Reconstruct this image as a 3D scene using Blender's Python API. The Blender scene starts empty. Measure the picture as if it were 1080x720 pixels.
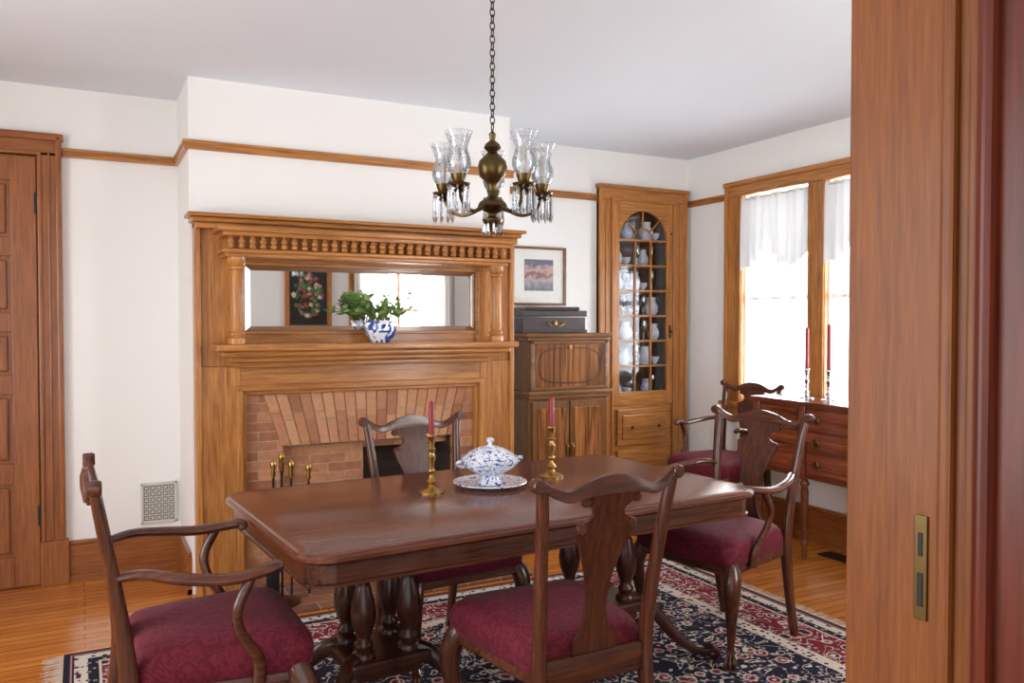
import bpy, bmesh, math, random
from mathutils import Vector, Matrix
random.seed(4)
sc=bpy.context.scene
col=sc.collection
sc.view_settings.view_transform='Standard'
# ------------------------------------------------------------------ helpers
def S(r,g,b):
    f=lambda c:(c/255/12.92) if c/255<=0.04045 else ((c/255+0.055)/1.055)**2.4
    return (f(r),f(g),f(b),1)
class Grp:
    def __init__(s,name,o=(0,0,0),rz=0,world=True):
        e=bpy.data.objects.new(name,None); e.empty_display_size=.1
        e.location=o; e.rotation_euler=(0,0,rz); col.objects.link(e)
        s.e=e; s.off=-Vector(o) if world else Vector((0,0,0))
def fin(name,bm,mat,g=None,smooth=False,ang=40):
    if g is not None and g.off.length>0: bmesh.ops.translate(bm,verts=bm.verts,vec=g.off)
    bmesh.ops.recalc_face_normals(bm,faces=bm.faces)
    me=bpy.data.meshes.new(name); bm.to_mesh(me); bm.free()
    if smooth:
        for p in me.polygons: p.use_smooth=True
        try: me.set_sharp_from_angle(angle=math.radians(ang))
        except Exception: pass
    o=bpy.data.objects.new(name,me); me.materials.append(mat)
    col.objects.link(o)
    if g is not None: o.parent=g.e
    return o
def inst(name,me,g,loc=(0,0,0),rz=0,rot=None):
    o=bpy.data.objects.new(name,me); col.objects.link(o)
    if g is not None: o.parent=g.e
    o.location=Vector(loc)+(g.off if g else Vector((0,0,0))); o.rotation_euler=rot if rot else (0,0,rz)
    return o
def abox(bm,x0,x1,y0,y1,z0,z1,bev=0,mtx=None):
    vs=[bm.verts.new((x,y,z)) for x in (x0,x1) for y in (y0,y1) for z in (z0,z1)]
    q=[(0,1,3,2),(4,6,7,5),(0,4,5,1),(2,3,7,6),(0,2,6,4),(1,5,7,3)]
    fs=[bm.faces.new([vs[i] for i in f]) for f in q]
    if mtx is not None: bmesh.ops.transform(bm,matrix=mtx,verts=vs)
    if bev>0:
        es=list({e for f in fs for e in f.edges})
        bmesh.ops.bevel(bm,geom=es,offset=bev,segments=2,affect='EDGES',profile=.6)
def boxes(name,lst,mat,g=None,bev=0.004):
    bm=bmesh.new()
    for b in lst: abox(bm,*b[:6],bev=(b[6] if len(b)>6 else bev))
    return fin(name,bm,mat,g,smooth=False)
def loft(bm,rings,caps=True,closed=True):
    R=[[bm.verts.new(p) for p in r] for r in rings]
    n=len(R[0])
    for a,b in zip(R[:-1],R[1:]):
        for i in range(n if closed else n-1):
            j=(i+1)%n
            bm.faces.new((a[i],a[j],b[j],b[i]))
    if caps and closed:
        bm.faces.new(R[0][::-1]); bm.faces.new(R[-1])
def alathe(bm,prof,c=(0,0,0),n=20,caps=True,flute=0,axis='z'):
    rings=[]
    for r,z in prof:
        ring=[]
        for i in range(n):
            a=2*math.pi*i/n
            rr=max(r,.0004)*(1-flute*(i%2))
            if axis=='z': ring.append((c[0]+rr*math.cos(a),c[1]+rr*math.sin(a),c[2]+z))
            elif axis=='x': ring.append((c[0]+z,c[1]+rr*math.cos(a),c[2]+rr*math.sin(a)))
            else: ring.append((c[0]+rr*math.cos(a),c[1]+z,c[2]+rr*math.sin(a)))
        rings.append(ring)
    loft(bm,rings,caps)
def lathe(name,prof,mat,g,c=(0,0,0),n=24,caps=True,flute=0,axis='z',ang=50):
    bm=bmesh.new(); alathe(bm,prof,c,n,caps,flute,axis); return fin(name,bm,mat,g,True,ang)
def cr(P,sub):
    P=[Vector(p) for p in P]; out=[]
    Q=[P[0]*2-P[1]]+P+[P[-1]*2-P[-2]]
    for i in range(1,len(Q)-2):
        p0,p1,p2,p3=Q[i-1:i+3]
        for k in range(sub):
            t=k/sub
            out.append(.5*((2*p1)+(p2-p0)*t+(2*p0-5*p1+4*p2-p3)*t*t+(3*p1-p0-3*p2+p3)*t**3))
    out.append(P[-1]); return out
def atube(bm,pts,rad,n=10,sub=5,ref=(1,0,0),pw=1.0):
    rad=[(r,r) if not isinstance(r,tuple) else r for r in rad]
    if len(pts)==2 : sub=1
    P=cr(pts,sub); Rr=cr([(a,b,0) for a,b in rad],sub)
    ref=Vector(ref); rings=[]
    for i,p in enumerate(P):
        T=(P[min(i+1,len(P)-1)]-P[max(i-1,0)]).normalized()
        N=ref-T*ref.dot(T)
        if N.length<1e-4: N=Vector((0,1,0))-T*T.y
        N.normalize(); B=T.cross(N); ring=[]
        for k in range(n):
            a=2*math.pi*(k+.5)/n; c,s=math.cos(a),math.sin(a)
            c=math.copysign(abs(c)**pw,c); s=math.copysign(abs(s)**pw,s)
            ring.append(p+N*c*max(Rr[i].x,.0005)+B*s*max(Rr[i].y,.0005))
        rings.append(ring)
    loft(bm,rings)
def tube(name,pts,rad,mat,g,**k):
    bm=bmesh.new(); atube(bm,pts,rad,**k); return fin(name,bm,mat,g,True,50)
def asphere(bm,c,r,n=12,sz=1):
    pr=[(r*math.sin(math.pi*i/8),-r*sz*math.cos(math.pi*i/8)) for i in range(9)]
    alathe(bm,pr,c,n)
# ------------------------------------------------------------------ materials
def newmat(name):
    m=bpy.data.materials.new(name); m.use_nodes=True
    nt=m.node_tree; b=nt.nodes['Principled BSDF']; return m,nt,b
def N(nt,t,**k):
    n=nt.nodes.new(t)
    for a,v in k.items():
        if a in n.inputs: n.inputs[a].default_value=v
        else: setattr(n,a,v)
    return n
def L(nt,a,b): nt.links.new(a,b)
def ramp(nt,fac,stops,interp='LINEAR'):
    r=nt.nodes.new('ShaderNodeValToRGB'); r.color_ramp.interpolation=interp
    e=r.color_ramp.elements
    while len(e)<len(stops): e.new(.5)
    for i,(p,c) in enumerate(stops): e[i].position=p; e[i].color=c
    if fac is not None: L(nt,fac,r.inputs[0])
    return r
def mixc(nt,fac,a,b,mode='MIX'):
    m=nt.nodes.new('ShaderNodeMix'); m.data_type='RGBA'; m.blend_type=mode
    for v,i in ((fac,0),(a,6),(b,7)):
        if hasattr(v,'links'): L(nt,v,m.inputs[i])
        else: m.inputs[i].default_value=v
    return m.outputs[2]
def math_(nt,op,a,b=None):
    m=nt.nodes.new('ShaderNodeMath'); m.operation=op
    for v,i in ((a,0),(b,1)):
        if v is None: continue
        if hasattr(v,'links'): L(nt,v,m.inputs[i])
        else: m.inputs[i].default_value=v
    return m.outputs[0]
def coord(nt,scale=(1,1,1),rot=(0,0,0)):
    t=nt.nodes.new('ShaderNodeTexCoord'); m=nt.nodes.new('ShaderNodeMapping')
    m.inputs['Scale'].default_value=scale; m.inputs['Rotation'].default_value=rot
    L(nt,t.outputs['Object'],m.inputs[0]); return m.outputs[0]
def plain(name,c,rough=.5,metal=0,coat=0,bump=0,bs=40,var=.86):
    m,nt,b=newmat(name); b.inputs['Roughness'].default_value=rough; b.inputs['Metallic'].default_value=metal
    b.inputs['Coat Weight'].default_value=coat
    v=coord(nt); n=N(nt,'ShaderNodeTexNoise',Scale=bs,Detail=3.0); L(nt,v,n.inputs['Vector'])
    d=tuple(x*var for x in c[:3])+(1,)
    L(nt,mixc(nt,n.outputs['Fac'],d,c),b.inputs['Base Color'])
    if bump:
        bp=N(nt,'ShaderNodeBump',Strength=bump,Distance=.01); L(nt,n.outputs['Fac'],bp.inputs['Height']); L(nt,bp.outputs[0],b.inputs['Normal'])
    return m
def wood(name,c1,c2,axis='z',rough=.32,coat=.15,fine=60,fig=4.0,dist=1.5,spec=.4,wf=.6,lo=.36,hi=.64):
    m,nt,b=newmat(name)
    sc_={'x':(.06,1,1),'y':(1,.06,1),'z':(1,1,.06)}[axis]
    v=coord(nt,sc_)
    n1=N(nt,'ShaderNodeTexNoise',Scale=fine,Detail=6.0,Roughness=.65); L(nt,v,n1.inputs['Vector'])
    n2=N(nt,'ShaderNodeTexNoise',Scale=fig,Detail=3.0,Distortion=dist); L(nt,v,n2.inputs['Vector'])
    a=math_(nt,'ADD',math_(nt,'MULTIPLY',n1.outputs['Fac'],wf),math_(nt,'MULTIPLY',n2.outputs['Fac'],1-wf))
    r=ramp(nt,a,[(lo,c1),(.5,tuple((p+q)/2 for p,q in zip(c1,c2))),(hi,c2)])
    L(nt,r.outputs[0],b.inputs['Base Color']); b.inputs['Specular IOR Level'].default_value=spec
    b.inputs['Roughness'].default_value=rough; b.inputs['Coat Weight'].default_value=coat; b.inputs['Coat Roughness'].default_value=.15
    bp=N(nt,'ShaderNodeBump',Strength=.12,Distance=.004); L(nt,n1.outputs['Fac'],bp.inputs['Height']); L(nt,bp.outputs[0],b.inputs['Normal'])
    return m
OA,OB=S(134,80,32),S(200,136,72)
oak={a:wood('oak_'+a,OA,OB,a,fine=80,wf=.7) for a in 'xyz'}
dO={a:wood('door_oak_'+a,S(118,62,22),S(164,98,46),a,fine=75,wf=.68) for a in 'xyz'}
JO={a:wood('jamb_oak_'+a,S(92,48,18),S(140,82,36),a,rough=.45,fine=110,coat=.05,spec=.3,wf=.6,lo=.3,hi=.7,fig=6) for a in 'z'}
RM=wood('red_mahogany',S(70,24,10),S(106,42,20),'z',rough=.35,coat=.05,spec=.3)
MA,MB=S(48,21,11),S(98,50,29)
mah={a:wood('mahogany_'+a,MA,MB,a,rough=.27,coat=.3,wf=.7) for a in 'xyz'}
tabm=wood('table_mahogany',S(78,38,23),S(118,64,42),'x',rough=.26,coat=.4,fine=60,wf=.75)
dkm=wood('dark_mahogany',S(40,17,10),S(74,36,22),'z',rough=.3)
wal={a:wood('walnut_'+a,S(84,52,26),S(140,94,54),a) for a in 'xz'}
burl=wood('burl_walnut',S(58,30,12),S(164,106,58),'z',rough=.22,fine=12,fig=9,dist=6,wf=.4)
sbm=wood('sideboard_mahogany',S(72,32,19),S(122,62,40),'y',rough=.22)
wallm=plain('wall_paint',S(242,241,238),.9,bump=.04,bs=120,var=.96)
ceilm=plain('ceiling_paint',S(228,235,242),.95,bs=3,var=.97)
brass=plain('brass',S(178,140,76),.28,1)
abrass=plain('antique_brass',S(104,86,54),.34,1)
silver=plain('silver',S(200,200,205),.2,1)
iron=plain('black_iron',S(28,26,25),.5,.3)
candm=plain('red_candle',S(140,12,32),.4)
whitep=plain('white_china',S(240,240,242),.15)
ventm=plain('vent_enamel',S(215,210,200),.5)
dark=plain('soot',S(16,14,13),.9)  # near-black colour standing in for shade behind the vent grille
def fabric():
    m,nt,b=newmat('burgundy_damask'); v=coord(nt)
    w=N(nt,'ShaderNodeTexNoise',Scale=26.0,Detail=2.0,Distortion=2.5); L(nt,v,w.inputs['Vector'])
    r=ramp(nt,w.outputs['Fac'],[(.46,S(90,14,30)),(.52,S(108,25,44))])
    f=N(nt,'ShaderNodeTexNoise',Scale=500.0); L(nt,v,f.inputs['Vector'])
    L(nt,mixc(nt,.25,r.outputs[0],f.outputs['Color'],'MULTIPLY'),b.inputs['Base Color'])
    b.inputs['Roughness'].default_value=.75; b.inputs['Sheen Weight'].default_value=.04; b.inputs['Specular IOR Level'].default_value=.25
    bp=N(nt,'ShaderNodeBump',Strength=.3,Distance=.003); L(nt,w.outputs['Fac'],bp.inputs['Height']); L(nt,bp.outputs[0],b.inputs['Normal'])
    return m
fab=fabric()
def floorm():
    m,nt,b=newmat('pine_floorboards'); v=coord(nt)
    br=N(nt,'ShaderNodeTexBrick',Scale=1.0,offset=.37)
    br.inputs['Color1'].default_value=S(216,138,56); br.inputs['Color2'].default_value=S(194,114,40); br.inputs['Mortar'].default_value=S(96,50,18)
    br.inputs['Mortar Size'].default_value=.0018; br.inputs['Brick Width'].default_value=1.7; br.inputs['Row Height'].default_value=.06
    L(nt,v,br.inputs['Vector'])
    v2=coord(nt,(.06,1,1)); n=N(nt,'ShaderNodeTexNoise',Scale=55.0,Detail=5.0); L(nt,v2,n.inputs['Vector'])
    r=ramp(nt,n.outputs['Fac'],[(.35,(.62,.55,.5,1)),(.65,(1.1,1.05,1,1))])
    L(nt,mixc(nt,.8,br.outputs['Color'],r.outputs[0],'MULTIPLY'),b.inputs['Base Color'])
    b.inputs['Roughness'].default_value=.2; b.inputs['Coat Weight'].default_value=.35
    return m
def brickm(name,soldier=False,flat=False,bw=.2,rh=.052,c1=S(196,138,98),c2=S(146,92,64),mo=S(170,148,126)):
    m,nt,b=newmat(name); t=nt.nodes.new('ShaderNodeTexCoord'); s=nt.nodes.new('ShaderNodeSeparateXYZ'); c=nt.nodes.new('ShaderNodeCombineXYZ')
    L(nt,t.outputs['Object'],s.inputs[0])
    a,bb=('X','Y') if flat else (('Z','X') if soldier else ('X','Z'))
    L(nt,s.outputs[a],c.inputs[0]); L(nt,s.outputs[bb],c.inputs[1])
    br=N(nt,'ShaderNodeTexBrick',Scale=1.0)
    br.inputs['Color1'].default_value=c1; br.inputs['Color2'].default_value=c2; br.inputs['Mortar'].default_value=mo
    br.inputs['Mortar Size'].default_value=.003; br.inputs['Brick Width'].default_value=bw; br.inputs['Row Height'].default_value=rh
    L(nt,c.outputs[0],br.inputs['Vector'])
    n=N(nt,'ShaderNodeTexNoise',Scale=30.0,Detail=4.0); L(nt,t.outputs['Object'],n.inputs['Vector'])
    L(nt,mixc(nt,.5,br.outputs['Color'],ramp(nt,n.outputs['Fac'],[(.3,(.6,.55,.5,1)),(.7,(1.15,1.1,1.05,1))]).outputs[0],'MULTIPLY'),b.inputs['Base Color'])
    b.inputs['Roughness'].default_value=.8
    bp=N(nt,'ShaderNodeBump',Strength=.5,Distance=.004,invert=True); L(nt,br.outputs['Fac'],bp.inputs['Height']); L(nt,bp.outputs[0],b.inputs['Normal'])
    return m
def islandbrick():
    m,nt,b=newmat('arch_brick'); ge=nt.nodes.new('ShaderNodeNewGeometry')
    r=ramp(nt,ge.outputs['Random Per Island'],[(0,S(156,102,72)),(.35,S(184,126,90)),(.65,S(200,148,110)),(1,S(170,114,84))])
    v=coord(nt); n=N(nt,'ShaderNodeTexNoise',Scale=40.0,Detail=4.0); L(nt,v,n.inputs['Vector'])
    L(nt,mixc(nt,.5,r.outputs[0],ramp(nt,n.outputs['Fac'],[(.3,(.65,.6,.55,1)),(.7,(1.1,1.08,1.05,1))]).outputs[0],'MULTIPLY'),b.inputs['Base Color']); b.inputs['Roughness'].default_value=.8
    return m
def bluewhite(name,sc_,lo):
    m,nt,b=newmat(name); v=coord(nt)
    n=N(nt,'ShaderNodeTexNoise',Scale=sc_,Detail=2.0,Distortion=1.5); L(nt,v,n.inputs['Vector'])
    r=ramp(nt,n.outputs['Fac'],[(lo,S(230,233,240)),(lo+.03,S(90,120,185)),(lo+.09,S(34,58,132))]); L(nt,r.outputs[0],b.inputs['Base Color'])
    b.inputs['Roughness'].default_value=.12; b.inputs['Coat Weight'].default_value=.5
    return m
blw=bluewhite('blue_white_porcelain',56.,.55); blp=bluewhite('blue_floral_porcelain',22.,.5)
def glassm(name,al=.25,tint=(.95,.97,1,1),frost=False):
    m,nt,b=newmat(name); nt.nodes.remove(b); out=nt.nodes['Material Output']
    tr=nt.nodes.new('ShaderNodeBsdfTransparent'); tr.inputs[0].default_value=tint
    gl=N(nt,'ShaderNodeBsdfGlossy',Roughness=.05); lw=N(nt,'ShaderNodeFresnel',IOR=1.5)
    mx=nt.nodes.new('ShaderNodeMixShader'); L(nt,math_(nt,'ADD',math_(nt,'MULTIPLY',lw.outputs[0],.6 if al<.05 else 1.),al),mx.inputs[0])
    L(nt,tr.outputs[0],mx.inputs[1]); L(nt,gl.outputs[0],mx.inputs[2]); last=mx.outputs[0]
    if frost:
        v=coord(nt); n=N(nt,'ShaderNodeTexNoise',Scale=70.0,Distortion=2.0); L(nt,v,n.inputs['Vector'])
        r=ramp(nt,n.outputs['Fac'],[(.5,(.06,.06,.06,1)),(.56,(.4,.4,.4,1))])
        df=N(nt,'ShaderNodeBsdfDiffuse'); df.inputs[0].default_value=(.8,.83,.87,1)
        m2=nt.nodes.new('ShaderNodeMixShader'); L(nt,r.outputs[0],m2.inputs[0]); L(nt,last,m2.inputs[1]); L(nt,df.outputs[0],m2.inputs[2]); last=m2.outputs[0]
    L(nt,last,out.inputs[0]); return m
glass=glassm('pane_glass',0.); shade=glassm('etched_glass',.1,(.86,.89,.92,1),frost=True); crystal=glassm('crystal',.3,(.82,.85,.88,1))
def sheer(name,lo,hi,tl_,df_,sc_=45.):
    m,nt,b=newmat(name); nt.nodes.remove(b); out=nt.nodes['Material Output']
    tr=nt.nodes.new('ShaderNodeBsdfTransparent'); tl=nt.nodes.new('ShaderNodeBsdfTranslucent'); df=nt.nodes.new('ShaderNodeBsdfDiffuse')
    tl.inputs[0].default_value=(tl_,tl_,tl_,1); df.inputs[0].default_value=(df_,df_,df_,1)
    a=nt.nodes.new('ShaderNodeAddShader'); L(nt,tl.outputs[0],a.inputs[0]); L(nt,df.outputs[0],a.inputs[1])
    v=coord(nt); n=N(nt,'ShaderNodeTexVoronoi',Scale=sc_); L(nt,v,n.inputs['Vector'])
    r=ramp(nt,n.outputs['Distance'],[(.2,(lo,)*3+(1,)),(.4,(hi,)*3+(1,))])
    c=nt.nodes.new('ShaderNodeMixShader'); L(nt,r.outputs[0],c.inputs[0]); L(nt,tr.outputs[0],c.inputs[1]); L(nt,a.outputs[0],c.inputs[2])
    L(nt,c.outputs[0],out.inputs[0]); return m
lace=sheer('lace',.965,.994,.03,.66,60.); voile=sheer('voile',.4,.45,.4,.4); drape=sheer('window_drape',.9,.95,.1,.6)
def mirrorm():
    m,nt,b=newmat('mirror_glass'); b.inputs['Metallic'].default_value=1; b.inputs['Roughness'].default_value=.02; b.inputs['Base Color'].default_value=(.86,.88,.88,1); return m
def rugm(hx,hy):
    m,nt,b=newmat('persian_rug_pile'); t=nt.nodes.new('ShaderNodeTexCoord'); s=nt.nodes.new('ShaderNodeSeparateXYZ'); L(nt,t.outputs['Object'],s.inputs[0])
    ax=math_(nt,'ABSOLUTE',s.outputs['X']); ay=math_(nt,'ABSOLUTE',s.outputs['Y'])
    c=nt.nodes.new('ShaderNodeCombineXYZ'); L(nt,ax,c.inputs[0]); L(nt,ay,c.inputs[1]); v=c.outputs[0]
    dd=math_(nt,'MINIMUM',math_(nt,'SUBTRACT',hx,ax),math_(nt,'SUBTRACT',hy,ay))
    vo=N(nt,'ShaderNodeTexVoronoi',Scale=11.0); L(nt,v,vo.inputs['Vector'])
    vo2=N(nt,'ShaderNodeTexVoronoi',Scale=34.0); L(nt,v,vo2.inputs['Vector'])
    no=N(nt,'ShaderNodeTexNoise',Scale=10.0,Detail=1.0,Distortion=1.4); L(nt,v,no.inputs['Vector'])
    vine=math_(nt,'LESS_THAN',math_(nt,'ABSOLUTE',math_(nt,'SUBTRACT',no.outputs['Fac'],.5)),.017)
    navy,cream,red,rose,blue=S(34,31,46),S(212,198,184),S(118,30,42),S(184,128,120),S(100,112,138)
    f1=ramp(nt,vo.outputs['Distance'],[(0,cream),(.1,red),(.24,rose),(.29,cream),(.34,navy)],'CONSTANT')
    leaf=ramp(nt,vo2.outputs['Distance'],[(0,cream),(.18,rose),(.25,blue),(.33,navy)],'CONSTANT')
    sel=math_(nt,'LESS_THAN',vo.outputs['Distance'],.34)
    fld=mixc(nt,sel,leaf.outputs[0],f1.outputs[0]); fld=mixc(nt,vine,fld,cream)
    f1b=ramp(nt,vo.outputs['Distance'],[(0,cream),(.12,navy),(.25,rose),(.3,cream),(.35,red)],'CONSTANT')
    leafb=ramp(nt,vo2.outputs['Distance'],[(0,cream),(.18,navy),(.28,cream),(.33,red)],'CONSTANT')
    bor=mixc(nt,sel,leafb.outputs[0],f1b.outputs[0]); bor=mixc(nt,vine,bor,cream)
    crb=ramp(nt,vo2.outputs['Distance'],[(0,red),(.2,navy),(.36,cream)],'CONSTANT').outputs[0]
    nvb=ramp(nt,vo2.outputs['Distance'],[(0,red),(.16,cream),(.25,navy)],'CONSTANT').outputs[0]
    out=fld
    def band(lo,hi,colr,out):
        k=math_(nt,'MULTIPLY',math_(nt,'GREATER_THAN',dd,lo),math_(nt,'LESS_THAN',dd,hi)); return mixc(nt,k,out,colr)
    out=band(.36,.42,crb,out); out=band(.13,.36,bor,out); out=band(.35,.36,cream,out); out=band(.13,.14,cream,out); out=band(.09,.13,nvb,out); out=band(.04,.09,crb,out); out=band(-1,.04,navy,out); out=band(.025,.032,rose,out)
    fn=N(nt,'ShaderNodeTexNoise',Scale=300.0); L(nt,t.outputs['Object'],fn.inputs['Vector'])
    L(nt,mixc(nt,.2,out,fn.outputs['Color'],'MULTIPLY'),b.inputs['Base Color']); b.inputs['Roughness'].default_value=.95; b.inputs['Specular IOR Level'].default_value=.2
    return m
# ------------------------------------------------------------------ room
XL,XR,YB,YF0,YF1,ZC=-1.75,4.23,5.11,.68,.93,2.69
boxes('floor',[(-3.2,4.6,-1.6,5.6,-.1,0,0)],floorm())
boxes('ceiling',[(XL-.15,XR+.2,YF0,YB+.4,ZC,ZC+.1,0)],ceilm)
def wall(name,axis,p0,p1,a0,a1,z0,z1,holes=()):
    bm=bmesh.new()
    def B(a,b,c,d):
        if b-a<1e-4 or d-c<1e-4: return
        if axis=='x': abox(bm,a,b,p0,p1,c,d)
        else: abox(bm,p0,p1,a,b,c,d)
    cur=a0
    for h in sorted(holes):
        B(cur,h[0],z0,z1); B(h[0],h[1],z0,h[2]); B(h[0],h[1],h[3],z1); cur=h[1]
    B(cur,a1,z0,z1)
    return fin(name,bm,wallm)
wall('wall_back','x',YB,YB+.12,XL,XR,0,ZC,[(3.5,4.05,.86,2.33)])
wall('wall_right','y',XR,XR+.15,YF0,YB+.12,0,ZC,[(3.12,3.73,.85,2.33),(3.87,4.48,.85,2.33)])
wall('wall_front','x',YF0,YF1,XL,XR,0,ZC,[(-1.3,1.13,0,2.4),(2.5,3.4,.8,2.3)])
wall('wall_left','y',XL-.12,XL,YF0,YB+.12,0,ZC,[(1.2,3.4,.5,2.4)])  # opening added in the unseen wall to let fill light in
wall('wall_chimney_breast','x',4.564,YB,.5,2.37,0,ZC,[(.96,1.97,0,.75)])
def bb(name,x0,x1,y0,y1):
    g=bmesh.new(); abox(g,x0,x1,y0,y1,0,.2,.003)
    ex=.008
    abox(g,x0-(ex if x1-x0<.1 else 0),x1,y0-(ex if y1-y0<.1 else 0),y1,0,.03,.003)
    abox(g,x0,x1,y0,y1,.2,.225,.008)
    fin(name,g,dO['x'] if x1-x0>y1-y0 else dO['y'])
bb('baseboard_back_left',-.07,.5,YB-.025,YB); bb('baseboard_breast_left',.475,.5,4.56,YB-.025)
bb('baseboard_back_right',2.37,3.37,YB-.025,YB); bb('baseboard_right',XR-.025,XR,YF1,YB)
bb('baseboard_back_far_left',XL,-1.2,YB-.025,YB)
def rail(name,x0,x1,y0,y1):
    boxes(name,[(x0,x1,y0,y1,2.315,2.35),(x0-.008,x1+.0,y0-.008,y1,2.345,2.362)],oak['x'] if x1-x0>y1-y0 else oak['y'])
rail('trim_1',-.085,.5,YB-.02,YB); rail('trim_2',.48,.5,4.545,YB-.02); rail('trim_3',.48,2.39,4.544,4.564); rail('trim_4',2.37,3.372,YB-.02,YB)
rail('trim_5',XR-.02,XR,4.65,YB-.02)
# ------------------------------------------------------------------ doorway jamb (foreground)
g=Grp('trim_6',(1.1,.8,0))
boxes('jamb_plank',[(1.10,1.135,.765,.93,0,2.4,.003)],JO['z'],g)
boxes('jamb_bead',[(1.092,1.13,.745,.768,0,2.4,.007),(1.104,1.13,.722,.747,0,2.4,.003),(1.088,1.13,.706,.724,0,2.4,.006)],JO['z'],g)
boxes('casing_near',[(1.085,1.14,.55,.707,0,2.45,.004),(1.068,1.1,.675,.70,0,2.45,.01),(1.072,1.1,.56,.6,0,2.45,.012)],RM,g)
boxes('casing_dining_side',[(1.135,1.27,.93,.95,0,2.5,.004)],JO['z'],g)
boxes('latch_plate',[(1.096,1.102,.783,.804,.98,1.135,.001)],abrass,g)
boxes('latch_slot',[(1.0945,1.098,.789,.798,1.0,1.05,.001),(1.0945,1.098,.79,.797,1.075,1.11,.001)],iron,g)
boxes('trim_7',[(-1.3,1.10,.68,.93,2.4,2.43),(-1.32,-1.285,.68,.94,0,2.4)],JO['z'])
# ------------------------------------------------------------------ left door
g=Grp('door_1',(-.6,5.08,0))
boxes('casing',[(-.2,-.095,5.075,5.11,.24,2.33),(-1.115,-1.01,5.075,5.11,.24,2.33),(-.205,-.07,5.06,5.11,0,.24),(-1.14,-1.005,5.06,5.11,0,.24),
  (-.115,-.085,5.055,5.11,.24,2.42,.01),(-.2,-.18,5.06,5.11,.24,2.33,.006),(-.15,-.14,5.068,5.11,.24,2.33,.004),(-1.125,-1.095,5.06,5.11,.24,2.42,.01)],dO['z'],g)
boxes('head_casing',[(-1.12,-.09,5.075,5.11,2.31,2.42),(-1.12,-.19,5.065,5.11,2.31,2.33,.006),(-1.14,-.075,5.055,5.11,2.39,2.43,.01)],dO['x'],g)
boxes('door_slab',[(-1.01,-.2,5.098,5.11,0,2.31)],dO['z'],g)
rows=[(2.17,1.87),(1.77,1.47),(1.37,1.14),(1.04,.67),(.56,.17)]
st=[(-.325,-.206,5.08,5.1,.01,2.3),(-1.0,-.88,5.08,5.1,.01,2.3),(-.66,-.55,5.08,5.1,.01,2.3)]
zs=[2.3]+[z for r in rows for z in r]+[.01]
for x0,x1 in ((-.55,-.325),(-.88,-.66)):
    for i in range(0,len(zs),2): st.append((x0,x1,5.08,5.1,zs[i+1],zs[i]))
boxes('stiles_rails',st,dO['z'],g)
boxes('raised_panels',[(x0+.02,x1-.02,5.084,5.1,b+.02,t-.02,.01) for x0,x1 in ((-.55,-.325),(-.88,-.66)) for t,b in rows],dO['z'],g)
boxes('hinges',[(-.215,-.196,5.066,5.078,z,z+.11,.003) for z in (2.0,.33)],iron,g)
# ------------------------------------------------------------------ wall vent
g=Grp('wall_vent',(.385,5.1,.4))
bm=bmesh.new()
x0,x1,z0,z1=.29,.48,.275,.505
for b in ((x0,x1,z0,z0+.012),(x0,x1,z1-.012,z1),(x0,x0+.012,z0,z1),(x1-.012,x1,z0,z1)): abox(bm,b[0],b[1],5.092,5.108,b[2],b[3],.002)
nx,nz=5,6
for i in range(nx):
    for j in range(nz):
        x=x0+.012+(x1-x0-.024)*(i+.5)/nx; z=z0+.012+(z1-z0-.024)*(j+.5)/nz; h=.017
        for sx,sz in ((1,1),(1,-1),(-1,1),(-1,-1)):  # four petals per cell
            atube(bm,[(x+sx*.003,5.1,z+sz*.003),(x+sx*.006,5.1,z+sz*.013),(x+sx*h,5.1,z+sz*h)],[.0022]*3,n=4,sub=3,ref=(0,1,0))
            atube(bm,[(x+sx*.003,5.1,z+sz*.003),(x+sx*.013,5.1,z+sz*.006),(x+sx*h,5.1,z+sz*h)],[.0022]*3,n=4,sub=3,ref=(0,1,0))
        abox(bm,-.0055,.0055,-.004,.004,-.0055,.0055,0,Matrix.Translation((x,5.1,z))@Matrix.Rotation(math.pi/4,4,'Y'))
for i in range(nx+1): x=x0+.012+(x1-x0-.024)*i/nx; abox(bm,x-.002,x+.002,5.096,5.104,z0,z1)
for j in range(nz+1): z=z0+.012+(z1-z0-.024)*j/nz; abox(bm,x0,x1,5.096,5.104,z-.002,z+.002)
fin('grille',bm,ventm,g); boxes('duct_shade_plate',[(x0+.01,x1-.01,5.105,5.1095,z0+.01,z1-.01,0)],dark,g)  # flat dark plate paints the duct's shade; the wall behind is solid
# ------------------------------------------------------------------ windows
def curtain(name,axis,a0,a1,z0,z1,pos,mat,g,waves=9,amp=.018,scal=0,thick=0):
    bm=bmesh.new(); n=waves*12; rows=14; rings=[]
    for r in range(rows+1):
        t=r/rows; row=[]
        for i in range(n+1):
            u=i/n; zb=z0+scal*(1-abs(math.sin(u*math.pi*1.5+.3)))+.014*math.sin(u*waves*2*math.pi)*(1 if scal else 0)
            a=a0+(a1-a0)*u; p=pos+amp*(.4+.6*t)*math.sin(u*waves*2*math.pi+math.sin(u*9)*.8)+amp*.5*math.sin(u*23+t*2)
            z=z1+(zb-z1)*t
            row.append((a,p,z) if axis=='x' else (p,a,z))
        rings.append(row)
    loft(bm,rings,caps=False,closed=False); return fin(name,bm,mat,g,True,180)
g=Grp('window_1',(4.23,3.8,1.6))
X0,X1=4.195,4.24
cs=[(X0,X1,4.48,4.62,.82,2.33),(X0,X1,3.73,3.87,.82,2.33),(X0,X1,2.98,3.12,.82,2.33),(X0-.012,X1,4.615,4.65,.82,2.43,.008),(X0-.012,X1,2.95,2.985,.82,2.43,.008),
 (X0-.01,X1,4.485,4.505,.85,2.335,.006),(X0-.01,X1,3.845,3.865,.85,2.335,.006),(X0-.01,X1,3.735,3.755,.85,2.335,.006)]
boxes('casing',cs,oak['z'],g)
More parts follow.
